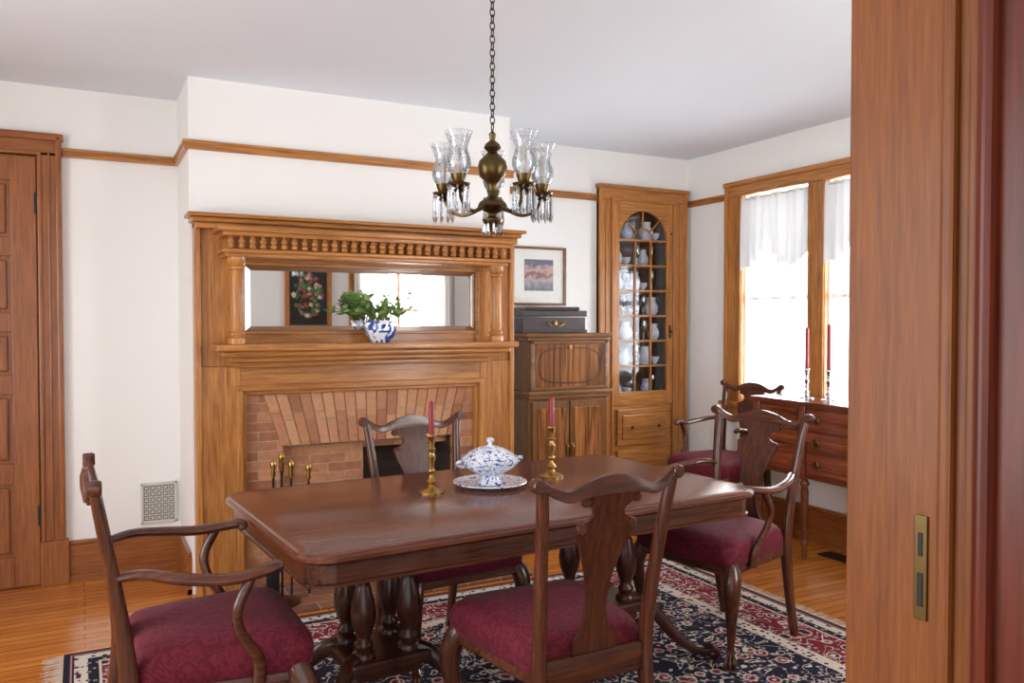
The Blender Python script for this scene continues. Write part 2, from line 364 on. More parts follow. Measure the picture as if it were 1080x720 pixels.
boxes('head_and_stool',[(X0,X1,2.98,4.62,2.33,2.42),(X0-.02,X1,2.94,4.66,2.4,2.435,.01),(X0-.01,X1,2.98,4.62,2.325,2.345,.006),(X0-.05,X1,2.94,4.66,.82,.85,.008),(X0,X1,2.98,4.62,.72,.82)],oak['y'],g)
ss=[];sh=[]
for a,b in ((3.12,3.73),(3.87,4.48)):
    for u in (a,b-.035): ss.append((4.27,4.31,u,u+.035,.85,2.33,.002))
    for z in (.85,1.57,2.28): sh.append((4.272,4.312,a,b,z,z+.04,.002))
boxes('sash_stiles',ss,ventm,g); boxes('sash_rails',sh,ventm,g)
boxes('panes',[(4.288,4.292,a+.03,b-.03,.88,2.3,0) for a,b in ((3.12,3.73),(3.87,4.48))],glass,g)
k=0
for a,b in ((3.12,3.73),(3.87,4.48)):
    k+=1
    curtain('lace_valance_%d'%k,'y',a-.02,b+.015,1.80,2.31,4.205,lace,g,9,.022,.16)
    curtain('voile_%d'%k,'y',a+.01,b-.01,.87,2.25,4.258,voile,g,7,.006)
boxes('curtain_rod',[(4.2,4.21,3.1,4.5,2.29,2.3,.003)],ventm,g)
g=Grp('window_2',(2.95,.93,1.5))
boxes('casing',[(2.38,2.5,.92,.96,.7,2.42),(3.4,3.52,.92,.96,.7,2.42),(2.38,3.52,.92,.965,2.3,2.43),(2.36,3.54,.92,.99,.77,.8)],oak['z'],g)
boxes('sash',[(2.5,2.54,.78,.82,.8,2.3),(3.36,3.4,.78,.82,.8,2.3),(2.5,3.4,.78,.82,2.26,2.3),(2.5,3.4,.78,.82,.8,.84),(2.5,3.4,.78,.82,1.53,1.57),(2.93,2.97,.785,.815,.8,2.3)],oak['z'],g)
curtain('curtain_left','x',2.42,2.78,.75,2.32,.99,drape,g,6,.025); curtain('curtain_right','x',3.12,3.5,.75,2.32,.99,drape,g,6,.025)
g=Grp('added_fill_window',(-1.75,2.3,1.5))  # unseen window, added to frame the left fill opening
boxes('casing',[(-1.78,-1.73,1.1,1.2,.4,2.5),(-1.78,-1.73,3.4,3.5,.4,2.5),(-1.78,-1.73,1.1,3.5,2.4,2.5),(-1.78,-1.7,1.08,3.52,.46,.5),(-1.85,-1.8,2.26,2.34,.5,2.4),(-1.85,-1.8,1.2,3.4,1.42,1.46)],oak['z'],g)
g=Grp('floral_painting',(1.97,.94,1.67))
boxes('canvas',[(1.78,2.16,.935,.95,1.39,1.96,0)],plain('painting_ground',S(30,34,30),.5,bs=8,var=.5),g)
rp=random.Random(7)
def dab(bm,x,z,r,n,ph): 
    bm.faces.new([bm.verts.new((x+r*(1 if i%2 else .72)*math.cos(2*math.pi*i/(2*n)+ph),.9515+rp.random()*.002,z+r*(1 if i%2 else .72)*math.sin(2*math.pi*i/(2*n)+ph))) for i in range(2*n)])
for nm,c,cnt,r0,r1 in (('leaf_strokes',S(70,120,62),60,.012,.026),('red_blooms',S(196,48,48),11,.02,.032),('cream_blooms',S(240,224,190),12,.018,.03),('pink_blooms',S(226,130,130),10,.015,.028),('blue_blooms',S(110,140,200),8,.012,.02),('bloom_centres',S(236,190,80),22,.005,.009)):
    bm=bmesh.new()
    for i in range(cnt):
        a=rp.uniform(0,6.28); q=math.sqrt(rp.random()); dab(bm,1.97+.145*q*math.cos(a),1.68+.22*q*math.sin(a),rp.uniform(r0,r1),5,rp.random()*6)
    fin(nm,bm,plain(nm,c,.6,bs=60,var=.6),g)
boxes('frame',[(1.74,1.785,.932,.965,1.35,2.0),(2.155,2.2,.932,.965,1.35,2.0),(1.74,2.2,.932,.965,1.35,1.395),(1.74,2.2,.932,.965,1.955,2.0)],oak['z'],g)
# ------------------------------------------------------------------ mantel
g=Grp('fireplace_mantel',(1.435,4.5,0))
ox,oz=oak['x'],oak['z']
boxes('pilasters',[(.525,.74,4.49,4.563,0,1.19),(2.13,2.345,4.49,4.563,0,1.19),(.515,.545,4.475,4.563,0,1.94,.006),(2.325,2.355,4.475,4.563,0,1.94,.006)],oz,g)
boxes('cross_panel',[(.74,2.13,4.492,4.563,1.075,1.19)],ox,g)
boxes('surround_moulding_sides',[(.715,.75,4.475,4.56,0,1.075,.008),(2.12,2.155,4.475,4.56,0,1.075,.008),(.75,.77,4.50,4.56,0,1.05,.006),(2.10,2.12,4.50,4.56,0,1.05,.006)],oz,g)
boxes('surround_moulding_top',[(.715,2.155,4.475,4.56,1.055,1.09,.008),(.75,2.12,4.50,4.56,1.035,1.057,.006)],ox,g)
boxes('shelf',[(.59,2.28,4.27,4.56,1.275,1.31,.01),(.62,2.25,4.31,4.56,1.245,1.278,.012),(.66,2.21,4.37,4.56,1.215,1.248,.012),(.70,2.17,4.43,4.56,1.185,1.218,.01)],ox,g)
boxes('overmantel_back',[(.545,.755,4.50,4.563,1.19,1.94),(2.115,2.325,4.50,4.563,1.19,1.94)],oz,g)
boxes('overmantel_rails',[(.755,2.115,4.50,4.563,1.30,1.37),(.755,2.115,4.50,4.563,1.725,1.94)],ox,g)
boxes('mirror_frame',[(.745,.765,4.488,4.51,1.355,1.74,.006),(2.105,2.125,4.488,4.51,1.355,1.74,.006),(.745,2.125,4.488,4.51,1.355,1.373,.006),(.745,2.125,4.488,4.51,1.723,1.741,.006)],ox,g)
mm=mirrorm()
bm=bmesh.new()
o_=[(.765,1.373),(2.105,1.373),(2.105,1.723),(.765,1.723)]; i_=[(.795,1.4),(2.075,1.4),(2.075,1.696),(.795,1.696)]
A=[bm.verts.new((x,4.512,z)) for x,z in o_]; B_=[bm.verts.new((x,4.507,z)) for x,z in i_]
bm.faces.new(B_)
for i in range(4): bm.faces.new((A[i],A[(i+1)%4],B_[(i+1)%4],B_[i]))
K=[bm.verts.new((x,4.52,z)) for x,z in o_]; bm.faces.new(K[::-1])
for i in range(4): bm.faces.new((K[i],K[(i+1)%4],A[(i+1)%4],A[i]))
fin('mirror',bm,mm,g)
boxes('hood',[(.64,2.23,4.31,4.56,1.75,1.775,.008),(.625,2.245,4.295,4.56,1.77,1.79,.006),(.67,2.2,4.35,4.56,1.79,1.86),(.63,2.24,4.30,4.56,1.855,1.88,.006),(.60,2.27,4.27,4.56,1.875,1.90,.008)],ox,g)
boxes('cornice',[(.515,2.355,4.43,4.57,1.90,1.93,.006),(.495,2.375,4.41,4.57,1.93,1.955,.01),(.475,2.395,4.385,4.57,1.955,1.975,.008)],ox,g)
sp=[(.008,0),(.017,.008),(.017,.02),(.011,.027),(.017,.034),(.017,.046),(.011,.053),(.008,.066)]
bm=bmesh.new(); nS=30
for i in range(nS): alathe(bm,sp,(.67+(2.2-.67)*i/(nS-1),4.325,1.79),10)
fin('spindle_frieze',bm,ox,g,True)
cp=[(.046,0),(.046,.03),(.034,.035),(.042,.045),(.042,.055),(.03,.062),(.034,.075),(.032,.36),(.028,.375),(.038,.382),(.038,.39),(.030,.396),(.044,.41),(.046,.44)]
for k,x in enumerate((.70,2.17)):
    lathe('column_%d'%(k+1),cp,oz,g,(x,4.355,1.31)); 
bm_h=brickm('roman_brick'); bm_f=brickm('hearth_brick',flat=True,bw=.2,rh=.1,c1=S(150,98,70),c2=S(112,72,52))
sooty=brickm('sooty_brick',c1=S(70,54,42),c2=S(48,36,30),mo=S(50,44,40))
boxes('brick_sides',[(.765,.965,4.532,4.563,0,1.04,0),(1.965,2.105,4.532,4.563,0,1.04,0)],bm_h,g)
boxes('mortar_bed',[(.965,1.965,4.532,4.563,.75,1.04,0)],plain('mortar',S(176,156,136),.9),g)
bm=bmesh.new(); nb=19
def lx(t,z):
    w=(z-.75)/.285; return (.955+(1.975-.955)*t)*(1-w)+(.86+(2.06-.86)*t)*w
for i in range(nb):
    cut=.89 if i%2 else .93
    for za,zb in ((.752,cut-.003),(cut+.003,1.035)):
        t0,t1=(i+.05)/nb,(i+.95)/nb
        loft(bm,[[(lx(t0,za),y,za),(lx(t1,za),y,za),(lx(t1,zb),y,zb),(lx(t0,zb),y,zb)] for y in (4.524,4.55)])
fin('jack_arch_bricks',bm,islandbrick(),g)
boxes('firebox_infill',[(.96,1.44,4.62,4.66,0,.75,0),(1.44,1.97,4.62,4.66,.7,.75,0)],bm_h,g)
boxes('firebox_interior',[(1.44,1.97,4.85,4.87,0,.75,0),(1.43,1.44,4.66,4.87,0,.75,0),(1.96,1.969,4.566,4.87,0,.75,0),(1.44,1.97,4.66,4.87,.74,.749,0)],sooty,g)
boxes('hearth',[(.62,2.27,4.02,4.52,0,.012,.002)],bm_f,g)
g=Grp('fireplace_tool_set',(.88,4.17,.012))
ty=4.17
lathe('base',[(.09,.012),(.09,.025),(.03,.035),(.01,.05)],abrass,g,(.88,ty,0))
bm=bmesh.new()
TT=((0,0,.70),(-.045,-.02,.67),(.045,-.01,.66),(.01,.045,.67),(.13,-.02,.64))
for dx,dy,h in TT: atube(bm,[(.88+dx,ty+dy,.05),(.88+dx,ty+dy,h)],[.006,.006])
abox(bm,.815,1.015,ty-.025,ty+.05,.56,.572,.002); abox(bm,.80,.86,ty-.04,ty,.06,.2,.004)
fin('rods',bm,iron,g,True)
bm=bmesh.new()
for dx,dy,h in TT: alathe(bm,[(.006,h-.02),(.014,h),(.008,h+.02),(.015,h+.04),(.013,h+.06),(.003,h+.072)],(.88+dx,ty+dy,0),12)
fin('handles',bm,brass,g,True)
# plant + pot
px,py=1.47,4.38
g=Grp('potted_plant',(px,py,1.31))
lathe('porcelain_pot',[(a*.86,b) for a,b in [(.06,0),(.065,.008),(.092,.04),(.104,.07),(.1,.095),(.1,.108),(.107,.112),(.107,.12),(.098,.12),(.092,.105),(0,.1)]],blp,g,(px,py,1.3105),32)
def leafmat():
    m,nt,b=newmat('leaf_green'); nt.nodes.remove(b); out=nt.nodes['Material Output']
    ge=nt.nodes.new('ShaderNodeNewGeometry'); r=ramp(nt,ge.outputs['Random Per Island'],[(0,S(84,128,60)),(.6,S(132,170,92)),(1,S(168,192,120))])
    d=nt.nodes.new('ShaderNodeBsdfDiffuse'); t=nt.nodes.new('ShaderNodeBsdfTranslucent'); gl=N(nt,'ShaderNodeBsdfGlossy',Roughness=.3)
    L(nt,r.outputs[0],d.inputs[0]); L(nt,r.outputs[0],t.inputs[0])
    a=nt.nodes.new('ShaderNodeMixShader'); a.inputs[0].default_value=.35; L(nt,d.outputs[0],a.inputs[1]); L(nt,t.outputs[0],a.inputs[2])
    c=nt.nodes.new('ShaderNodeMixShader'); c.inputs[0].default_value=.06; L(nt,a.outputs[0],c.inputs[1]); L(nt,gl.outputs[0],c.inputs[2]); L(nt,c.outputs[0],out.inputs[0]); return m
bm=bmesh.new(); bs_=bmesh.new()
for s in range(30):
    a=random.uniform(0,6.28); rr=random.uniform(.08,.27); h=random.uniform(.02,.15)
    sy=.36
    p0=Vector((px+.04*math.cos(a),py+.04*math.sin(a),1.41)); p2=Vector((px+rr*math.cos(a),py+rr*math.sin(a)*sy,1.42+h)); p1=(p0+p2)/2+Vector((0,0,.04))
    atube(bs_,[p0,p1,p2],[.004,.003,.002],n=5,sub=3)
    for k in range(7):
        t=random.uniform(.3,1); q=p0.lerp(p2,t)+Vector((0,0,.03*math.sin(t*3)))
        d=Vector((random.uniform(-1,1),random.uniform(-1,1)*.5,random.uniform(-.3,.9))).normalized()
        w=d.cross(Vector((random.uniform(-.6,.6),random.uniform(-1,.2),1))).normalized(); l=random.uniform(.03,.05); ww=l*.28
        up=w.cross(d)*.004
        pts_=[q,q+d*l*.3+w*ww+up,q+d*l*.7+w*ww*.8+up,q+d*l,q+d*l*.7-w*ww*.8+up,q+d*l*.3-w*ww+up]
        bm.faces.new([bm.verts.new(p) for p in pts_])
fin('leaves',bm,leafmat(),g,True,180); fin('stems',bs_,plain('stem',S(100,112,58),.7),g,True)
# ------------------------------------------------------------------ secretary desk
g=Grp('secretary_desk',(2.86,4.87,0))
wx,wz=wal['x'],wal['z']
boxes('case',[(2.56,3.17,4.67,5.07,.06,1.32,.003),(2.545,3.185,4.64,5.07,.06,.12,.006)],wz,g)
boxes('top',[(2.53,3.2,4.63,5.08,1.325,1.35,.006),(2.545,3.185,4.645,5.07,1.3,1.325,.006)],wx,g)
boxes('waist_moulding',[(2.54,3.19,4.625,5.07,.945,.975,.01),(2.55,3.18,4.64,5.07,.92,.945,.006)],wx,g)
boxes('fall_front',[(2.585,3.145,4.652,4.675,.99,1.285,.004)],burl,g)
boxes('fall_front_moulding',[(2.565,2.592,4.645,4.67,.98,1.3,.006),(3.138,3.165,4.645,4.67,.98,1.3,.006),(2.565,3.165,4.645,4.67,1.278,1.3,.006),(2.565,3.165,4.645,4.67,.975,.995,.006)],wx,g)
bm=bmesh.new(); rg=[]
for k in range(65):
    a=2*math.pi*k/64; 
    c_,s_=math.cos(a),math.sin(a); c2=math.copysign(abs(c_)**.6,c_); s2=math.copysign(abs(s_)**.6,s_)
    cx,cz=2.865+.235*c2,1.137+.115*s2; rg.append([(cx+dx*c_,4.65+dy,cz+dx*s_) for dx,dy in ((-.003,0),(.003,0),(.003,.004),(-.003,.004))])
loft(bm,rg,False); fin('oval_inlay',bm,dkm,g)
boxes('doors',[(2.585,2.86,4.652,4.675,.15,.905,.004),(2.87,3.145,4.652,4.675,.15,.905,.004)],wz,g)
boxes('door_panels',[(2.62,2.83,4.645,4.66,.2,.86,.006),(2.90,3.11,4.645,4.66,.2,.86,.006)],burl,g)
boxes('feet',[(x,x+.08,y,y+.07,0,.07,.008) for x in (2.55,3.1) for y in (4.645,4.99)],wz,g)
bm=bmesh.new()
for x in (2.845,2.885): asphere(bm,(x,4.64,.6),.01); abox(bm,x-.008,x+.008,4.64,4.652,.54,.62,.002)
abox(bm,2.855,2.875,4.644,4.652,1.245,1.27,.002)
fin('brass_pulls',bm,brass,g,True)
g=Grp('silverware_chest',(2.79,4.85,1.35))
ch=plain('ebonised_wood',S(66,56,58),.3,coat=.3)
boxes('chest_body',[(2.55,3.03,4.72,5.0,1.358,1.455,.004),(2.54,3.04,4.71,5.01,1.351,1.372,.004)],ch,g)
boxes('chest_lid',[(2.54,3.04,4.71,5.01,1.46,1.5,.008),(2.58,3.0,4.74,4.98,1.5,1.525,.01)],ch,g)
bm=bmesh.new(); abox(bm,2.78,2.80,4.708,4.722,1.4,1.43,.002)
for x in (2.73,2.85): asphere(bm,(x,4.706,1.415),.007)
atube(bm,[(2.73,4.705,1.415),(2.75,4.695,1.4),(2.83,4.695,1.4),(2.85,4.705,1.415)],[.003]*4,n=6)
fin('handle',bm,brass,g,True)
g=Grp('framed_picture',(2.88,5.1,1.75))
boxes('frame',[(2.66,2.678,5.085,5.108,1.54,1.955),(3.082,3.1,5.085,5.108,1.54,1.955),(2.66,3.1,5.085,5.108,1.937,1.955),(2.66,3.1,5.085,5.108,1.54,1.558)],wal['x'],g,.003)
boxes('mat_board',[(2.67,3.09,5.098,5.106,1.55,1.945,0)],plain('mat_board',S(232,230,224),.8),g)
def printm():
    m,nt,b=newmat('landscape_print'); t=nt.nodes.new('ShaderNodeTexCoord'); s=nt.nodes.new('ShaderNodeSeparateXYZ'); L(nt,t.outputs['Object'],s.inputs[0])
    n=N(nt,'ShaderNodeTexNoise',Scale=22.0,Detail=5.0); L(nt,t.outputs['Object'],n.inputs['Vector'])
    h=math_(nt,'ADD',s.outputs['Z'],math_(nt,'MULTIPLY',n.outputs['Fac'],.16))
    r=ramp(nt,math_(nt,'ADD',math_(nt,'MULTIPLY',h,4.0),.2),[(0,S(100,98,106)),(.25,S(130,126,138)),(.42,S(176,160,158)),(.55,S(122,74,72)),(.68,S(190,156,152)),(.85,S(100,98,116))])
    L(nt,r.outputs[0],b.inputs['Base Color']); b.inputs['Roughness'].default_value=.5; return m
boxes('print',[(2.765,2.995,5.094,5.1,1.645,1.865,0)],printm(),g)
# ------------------------------------------------------------------ china cabinet
g=Grp('built_in_china_cabinet',(3.78,5.1,0))
boxes('casing',[(3.372,3.5,5.075,5.11,0,2.33),(4.05,4.19,5.075,5.11,0,2.33),(3.372,3.4,5.06,5.11,0,2.43,.008),(4.165,4.19,5.06,5.11,0,2.43,.008),(3.48,3.5,5.06,5.11,0,2.34,.006),(4.05,4.07,5.06,5.11,0,2.34,.006),(3.43,3.44,5.068,5.11,0,2.33,.004),(4.115,4.125,5.068,5.11,0,2.33,.004)],oz,g)
boxes('head',[(3.372,4.19,5.075,5.11,2.33,2.43),(3.36,4.2,5.05,5.11,2.41,2.44,.008),(3.48,4.07,5.06,5.11,2.325,2.345,.006)],ox,g)
boxes('carcass_interior',[(3.47,3.5,5.11,5.45,.84,2.35),(4.05,4.08,5.11,5.45,.84,2.35),(3.47,4.08,5.43,5.46,.84,2.35),(3.47,4.08,5.11,5.46,.83,.86),(3.47,4.08,5.11,5.46,2.33,2.36)]+[(3.5,4.05,5.13,5.43,z,z+.015) for z in (1.08,1.27,1.46,1.65,1.84,2.033)],plain('cabinet_interior',S(136,96,62),.6),g,0)
boxes('door_stiles',[(3.5,3.555,5.07,5.10,.80,2.325),(3.995,4.05,5.07,5.10,.80,2.325),],oz,g)
boxes('door_rails',[(3.555,3.995,5.07,5.10,.80,.90),(3.555,3.995,5.07,5.10,2.265,2.325)],ox,g)
bm=bmesh.new(); cx,r=3.775,.22; zs_=2.04; n=24
for y in (5.07,5.10):
    pv=[(cx-r*math.cos(math.pi*i/n),zs_+r*math.sin(math.pi*i/n)) for i in range(n+1)]
    lo=[bm.verts.new((x,y,z)) for x,z in pv]; hi=[bm.verts.new((x,y,2.27)) for x,z in pv]
    for i in range(n): bm.faces.new((lo[i],lo[i+1],hi[i+1],hi[i]))
    if y==5.07: l0=lo
    else:
        for i in range(n): bm.faces.new((l0[i],l0[i+1],lo[i+1],lo[i]))
fin('arch_spandrel',bm,ox,g)
mt=[]
for x in (cx-.073,cx+.073): mt.append((x-.006,x+.006,5.075,5.095,.9,zs_,.002))
for k in range(1,6): z=.9+(zs_-.9)*k/6; mt.append((3.555,3.995,5.075,5.095,z-.006,z+.006,.002))
mt.append((3.555,3.995,5.075,5.095,zs_-.007,zs_+.007,.002))
boxes('muntins',mt,oz,g)
bm=bmesh.new()
for a in (45,90,135):
    a=math.radians(a); atube(bm,[(cx+.09*math.cos(a),5.085,zs_+.09*math.sin(a)),(cx+r*math.cos(a),5.085,zs_+r*math.sin(a))],[.007,.007],n=4,ref=(0,1,0))
atube(bm,[(cx+.09*math.cos(math.pi*i/10),5.085,zs_+.09*math.sin(math.pi*i/10)) for i in range(11)],[.006]*11,n=4,sub=1,ref=(0,1,0))
fin('fan_muntins',bm,oz,g)
boxes('glazing',[(3.55,4.0,5.086,5.088,.88,2.27,0)],glass,g)
boxes('lower_front',[(3.5,4.05,5.08,5.11,0,.80)],ox,g)
boxes('drawers',[(3.53,4.02,5.055,5.09,.50,.77,.008),(3.53,4.02,5.055,5.09,.14,.46,.008)],ox,g)
boxes('drawer_panels',[(3.57,3.98,5.042,5.07,.54,.73,.012),(3.57,3.98,5.042,5.07,.18,.42,.012)],ox,g)
bm=bmesh.new()
for z in (.635,.3):
    for x in (3.65,3.9): asphere(bm,(x,5.03,z),.012); abox(bm,x-.004,x+.004,5.03,5.05,z-.004,z+.004)
asphere(bm,(4.022,5.052,1.35),.012); abox(bm,4.015,4.03,5.06,5.072,1.3,1.4,.002); asphere(bm,(4.022,5.052,2.1),.008)
fin('knobs',bm,abrass,g,True)
g=Grp('glassware_and_china',(3.78,5.27,1.2))
cup=[(.02,0),(.028,.004),(.012,.01),(.03,.03),(.036,.06),(.033,.06),(.02,.02),(0,.015)]
gob=[(.03,0),(.03,.004),(.005,.01),(.005,.06),(.025,.075),(.033,.11),(.028,.15),(.026,.15),(.03,.11),(0,.08)]
pit=[(.035,0),(.055,.03),(.058,.07),(.035,.11),(.04,.14),(.036,.14),(.03,.11),(0,.1)]
b1=bmesh.new(); b2=bmesh.new(); b3=bmesh.new()
for k,z in enumerate((.861,1.096,1.286,1.476,1.666,1.856,2.049)):
    for j,x in enumerate((3.60,3.69,3.775,3.86,3.95)):
        y=random.uniform(5.15,5.22)
        q=(k*2+j)%5
        if q==0: alathe(b1,pit,(x,y,z),14)
        elif q==3: alathe(b3 if k%3==0 else b1,[(a*.8,b_*.9) for a,b_ in pit],(x,y,z),14)
        elif q==1: alathe(b1,cup,(x,y,z),14); alathe(b1,cup,(x+.01,y+.09,z),14)
        else: alathe(b2,gob,(x,y,z),14)
    for x in (3.66,3.88):
        if k in (1,3,4): alathe(b1 if k%2 else b3,[(.0,0),(.07,.012),(.08,.016),(.08,.02),(0,.01)],(x,5.35,z+.083),20,axis='y')
fin('china',b1,whitep,g,True); fin('stemware',b2,crystal,g,True); fin('blue_china',b3,blw,g,True)
# ------------------------------------------------------------------ rug
hx,hy=1.6,1.27; rc=(1.52,2.69)
g=Grp('persian_rug',(rc[0],rc[1],0),world=False)
bm=bmesh.new(); abox(bm,-hx,hx,-hy,hy,.0005,.008,.002); fin('pile',bm,rugm(hx,hy),g)
bm=bmesh.new()
for s in (-1,1):
    for i in range(420):
        y=-hy+2*hy*i/419; l=random.uniform(.06,.085); dy=random.uniform(-.012,.012)
        vs=[bm.verts.new(p) for p in ((s*hx,y-.0018,.005),(s*hx,y+.0018,.005),(s*(hx+l),y+dy+.001,.0015),(s*(hx+l),y+dy-.001,.0015))]
        bm.faces.new(vs)
fin('fringe',bm,plain('fringe',S(225,215,196),.9),g)
ZR=.0085
# ------------------------------------------------------------------ dining table
g=Grp('dining_table',(1.435,2.88,ZR),math.radians(4),world=False)
def rrect(hx,hy,r,z,n=8):
    out=[]
    for sx,sy,a0 in ((1,1,0),(-1,1,90),(-1,-1,180),(1,-1,270)):
        cx,cy=sx*(hx-r),sy*(hy-r)
        for k in range(n+1):
            a=math.radians(a0+90*k/n); out.append((cx+r*math.cos(a),cy+r*math.sin(a),z))
    return out
bm=bmesh.new(); HX,HY=.93,.525
loft(bm,[rrect(HX-.008,HY-.008,.09,.722),rrect(HX,HY,.1,.728),rrect(HX,HY,.1,.738),rrect(HX-.006,HY-.006,.095,.744),rrect(HX-.006,HY-.006,.095,.748),rrect(HX-.014,HY-.014,.09,.752)])
fin('top',bm,tabm,g,True,25)
bm=bmesh.new()
loft(bm,[rrect(HX-.03,HY-.03,.08,.645),rrect(HX-.022,HY-.022,.08,.648),rrect(HX-.022,HY-.022,.08,.656),rrect(HX-.028,HY-.028,.08,.66),rrect(HX-.028,HY-.028,.08,.712),rrect(HX-.016,HY-.016,.08,.722)])
fin('apron',bm,mah['x'],g,True,25)
colp=[(.042,0),(.042,.015),(.026,.025),(.034,.04),(.034,.05),(.022,.06),(.026,.08),(.042,.12),(.046,.16),(.040,.2),(.026,.25),(.022,.27),(.032,.28),(.032,.29),(.024,.30),(.034,.33),(.036,.35)]
for k,qx in enumerate((-.5,.5)):
    bm=bmesh.new()
    for dx in (-.085,.085):
        for dy in (-.085,.085): alathe(bm,colp,(qx+dx,dy,.25),20,flute=.1)
    fin('columns_%d'%(k+1),bm,dkm,g,True,60)
    bm=bmesh.new(); abox(bm,qx-.15,qx+.15,-.15,.15,.205,.25,.012); abox(bm,qx-.12,qx+.12,-.12,.12,.17,.206,.01); abox(bm,qx-.15,qx+.15,-.2,.2,.60,.648,.01)
    fin('platform_%d'%(k+1),bm,dkm,g)
    bm=bmesh.new(); bf=bmesh.new()
    for a in (38,142,218,322):
        a=math.radians(a); c,s=math.cos(a),math.sin(a)
        pr=[(.08,.215),(.16,.235),(.24,.19),(.32,.1),(.40,.045),(.47,.032)]
        atube(bm,[(qx+q*c,q*s,z) for q,z in pr],[(.026,.03),(.028,.034),(.024,.028),(.021,.024),(.018,.02),(.018,.018)],n=10,ref=(-s,c,0),pw=.7)
        asphere(bf,(qx+.485*c,.485*s,.026),.025)
        for da in (-.05,0,.05):
            aa=a+da; atube(bf,[(qx+.44*math.cos(aa),.44*math.sin(aa),.045),(qx+.49*math.cos(aa),.49*math.sin(aa),.05),(qx+.512*math.cos(aa),.512*math.sin(aa),.02)],[.009,.009,.006],n=6,sub=3)
    fin('sabre_legs_%d'%(k+1),bm,dkm,g,True); fin('claw_feet_%d'%(k+1),bf,dkm,g,True)
# ------------------------------------------------------------------ chairs
cache={}
def chair_parts(arms):
    out=[]
    def reg(nm,bm,mat,smooth=True,ang=50):
        if not arms: bmesh.ops.scale(bm,vec=(.935,1,.988),verts=bm.verts)
        bmesh.ops.recalc_face_normals(bm,faces=bm.faces)
        me=bpy.data.meshes.new(nm); bm.to_mesh(me); bm.free(); me.materials.append(mat)
        if smooth:
            for p in me.polygons: p.use_smooth=True
            try: me.set_sharp_from_angle(angle=math.radians(ang))
            except Exception: pass
        out.append((nm,me))
    wz=mah['z']
    yb=lambda z: 0 if z<.45 else -.085*((z-.45)/.55)**1.3
    for k,s in enumerate((-1,1)):
        bm=bmesh.new()
        atube(bm,[(s*.195,-.075,0),(s*.195,-.035,.18),(s*.2,0,.40),(s*.203,yb(.55),.55),(s*.217,yb(.75),.75),(s*.23,yb(.9),.9),(s*.242,yb(.985),.985)],[(.016,.018),(.018,.02),(.02,.026),(.019,.022),(.018,.018),(.018,.016),(.016,.012)],n=12,pw=.6)
        reg('rear_post_%d'%(k+1),bm,wz)
        bm=bmesh.new()
        atube(bm,[(s*.225,.43,.44),(s*.25,.452,.39),(s*.264,.468,.32),(s*.252,.454,.2),(s*.24,.442,.09),(s*.243,.446,.05),(s*.256,.462,.02)],[.03,.038,.036,.024,.015,.016,.02],n=12)
        asphere(bm,(s*.252,.458,.026),.029,12,.88)
        for da in (-.6,0,.6):
            ca,sa=math.sin(da+s*.6),math.cos(da+s*.6); atube(bm,[(s*.243+.01*ca,.446+.01*sa,.065),(s*.252+.028*ca,.458+.028*sa,.045),(s*.252+.035*ca,.458+.035*sa,.008)],[.007,.008,.006],n=6,sub=3)
        reg('cabriole_leg_%d'%(k+1),bm,wz)
    rings=[]
    for i in range(49):
        u=-1+2*i/48; x=u*.262; au=abs(u)
        top=.985+.016*math.exp(-(au/.3)**2)-.022*math.exp(-((au-.6)/.2)**2)+.022*math.exp(-((au-.98)/.14)**2)
        h=.036+.022*math.exp(-(au/.4)**2)-.004*au
        if au>.93: h*=(1-(au-.93)/.07*.55)
        y=yb(.98)-.018*(1-u*u)+.004; t=.013
        rings.append([(x,y-t,top-h+.004),(x,y-t*1.05,top-h*.5),(x,y-t*.5,top-.001),(x,y+t*.5,top),(x,y+t*1.05,top-h*.5),(x,y+t,top-h+.004)])
    bm=bmesh.new(); loft(bm,rings)
    for s in (-1,1): alathe(bm,[(.018,-.017),(.021,-.01),(.021,.01),(.018,.017)],(s*.256,yb(.98)+.002,.985),14,axis='y')
    reg('crest_rail',bm,mah['x'])
    prof=[(.45,.082),(.49,.08),(.515,.066),(.54,.048),(.59,.038),(.65,.042),(.71,.056),(.76,.076),(.80,.094),(.825,.103),(.845,.103),(.86,.088),(.872,.066),(.885,.056),(.90,.06),(.915,.082),(.93,.1),(.95,.104),(.965,.1)]
    PP=cr([(h,z,0) for z,h in prof],3); rings=[]
    for p in PP:
        z,h=p.y,p.x; y=yb(z)-.018*max(0,(z-.6)/.4)+.012*math.sin((z-.43)/.53*math.pi); t=.006
        rings.append([(-h,y-t,z),(h,y-t,z),(h,y+t,z),(-h,y+t,z)])
    bm=bmesh.new(); loft(bm,rings)
    for s in (-1,1):
        y=yb(.84)-.008; alathe(bm,[(.014,-.009),(.016,-.006),(.016,.006),(.014,.009)],(s*.094,y,.845),12,axis='y')
        y=yb(.93)-.014; alathe(bm,[(.012,-.009),(.014,-.006),(.014,.006),(.012,.009)],(s*.094,y,.925),12,axis='y')
    reg('splat',bm,splatm,True,40)
    def trap(wb,wf,y0,y1,r,z,n=6):
        out=[]; P=[(wf,y1),(-wf,y1),(-wb,y0),(wb,y0)]; z+=.035
        for j in range(4):
            p=Vector(P[j]); a=Vector(P[j-1]); b=Vector(P[(j+1)%4]); da=(a-p).normalized()*r; db=(b-p).normalized()*r
            for k in range(n+1):
                t=k/n; q=(1-t)**2*(p+da)+2*t*(1-t)*p+t*t*(p+db)
                yy=q.y+(.018*(1-(q.x/wf)**2) if q.y>y1-.03 else 0); out.append((q.x,yy,z))
        return out
    bm=bmesh.new(); loft(bm,[trap(.20,.258,-.005,.47,.05,.345),trap(.205,.262,-.008,.474,.05,.352),trap(.203,.26,-.005,.472,.05,.385),trap(.2,.255,0,.46,.05,.40)])
    abox(bm,-.2,.2,-.012,.012,.375,.462,.004)
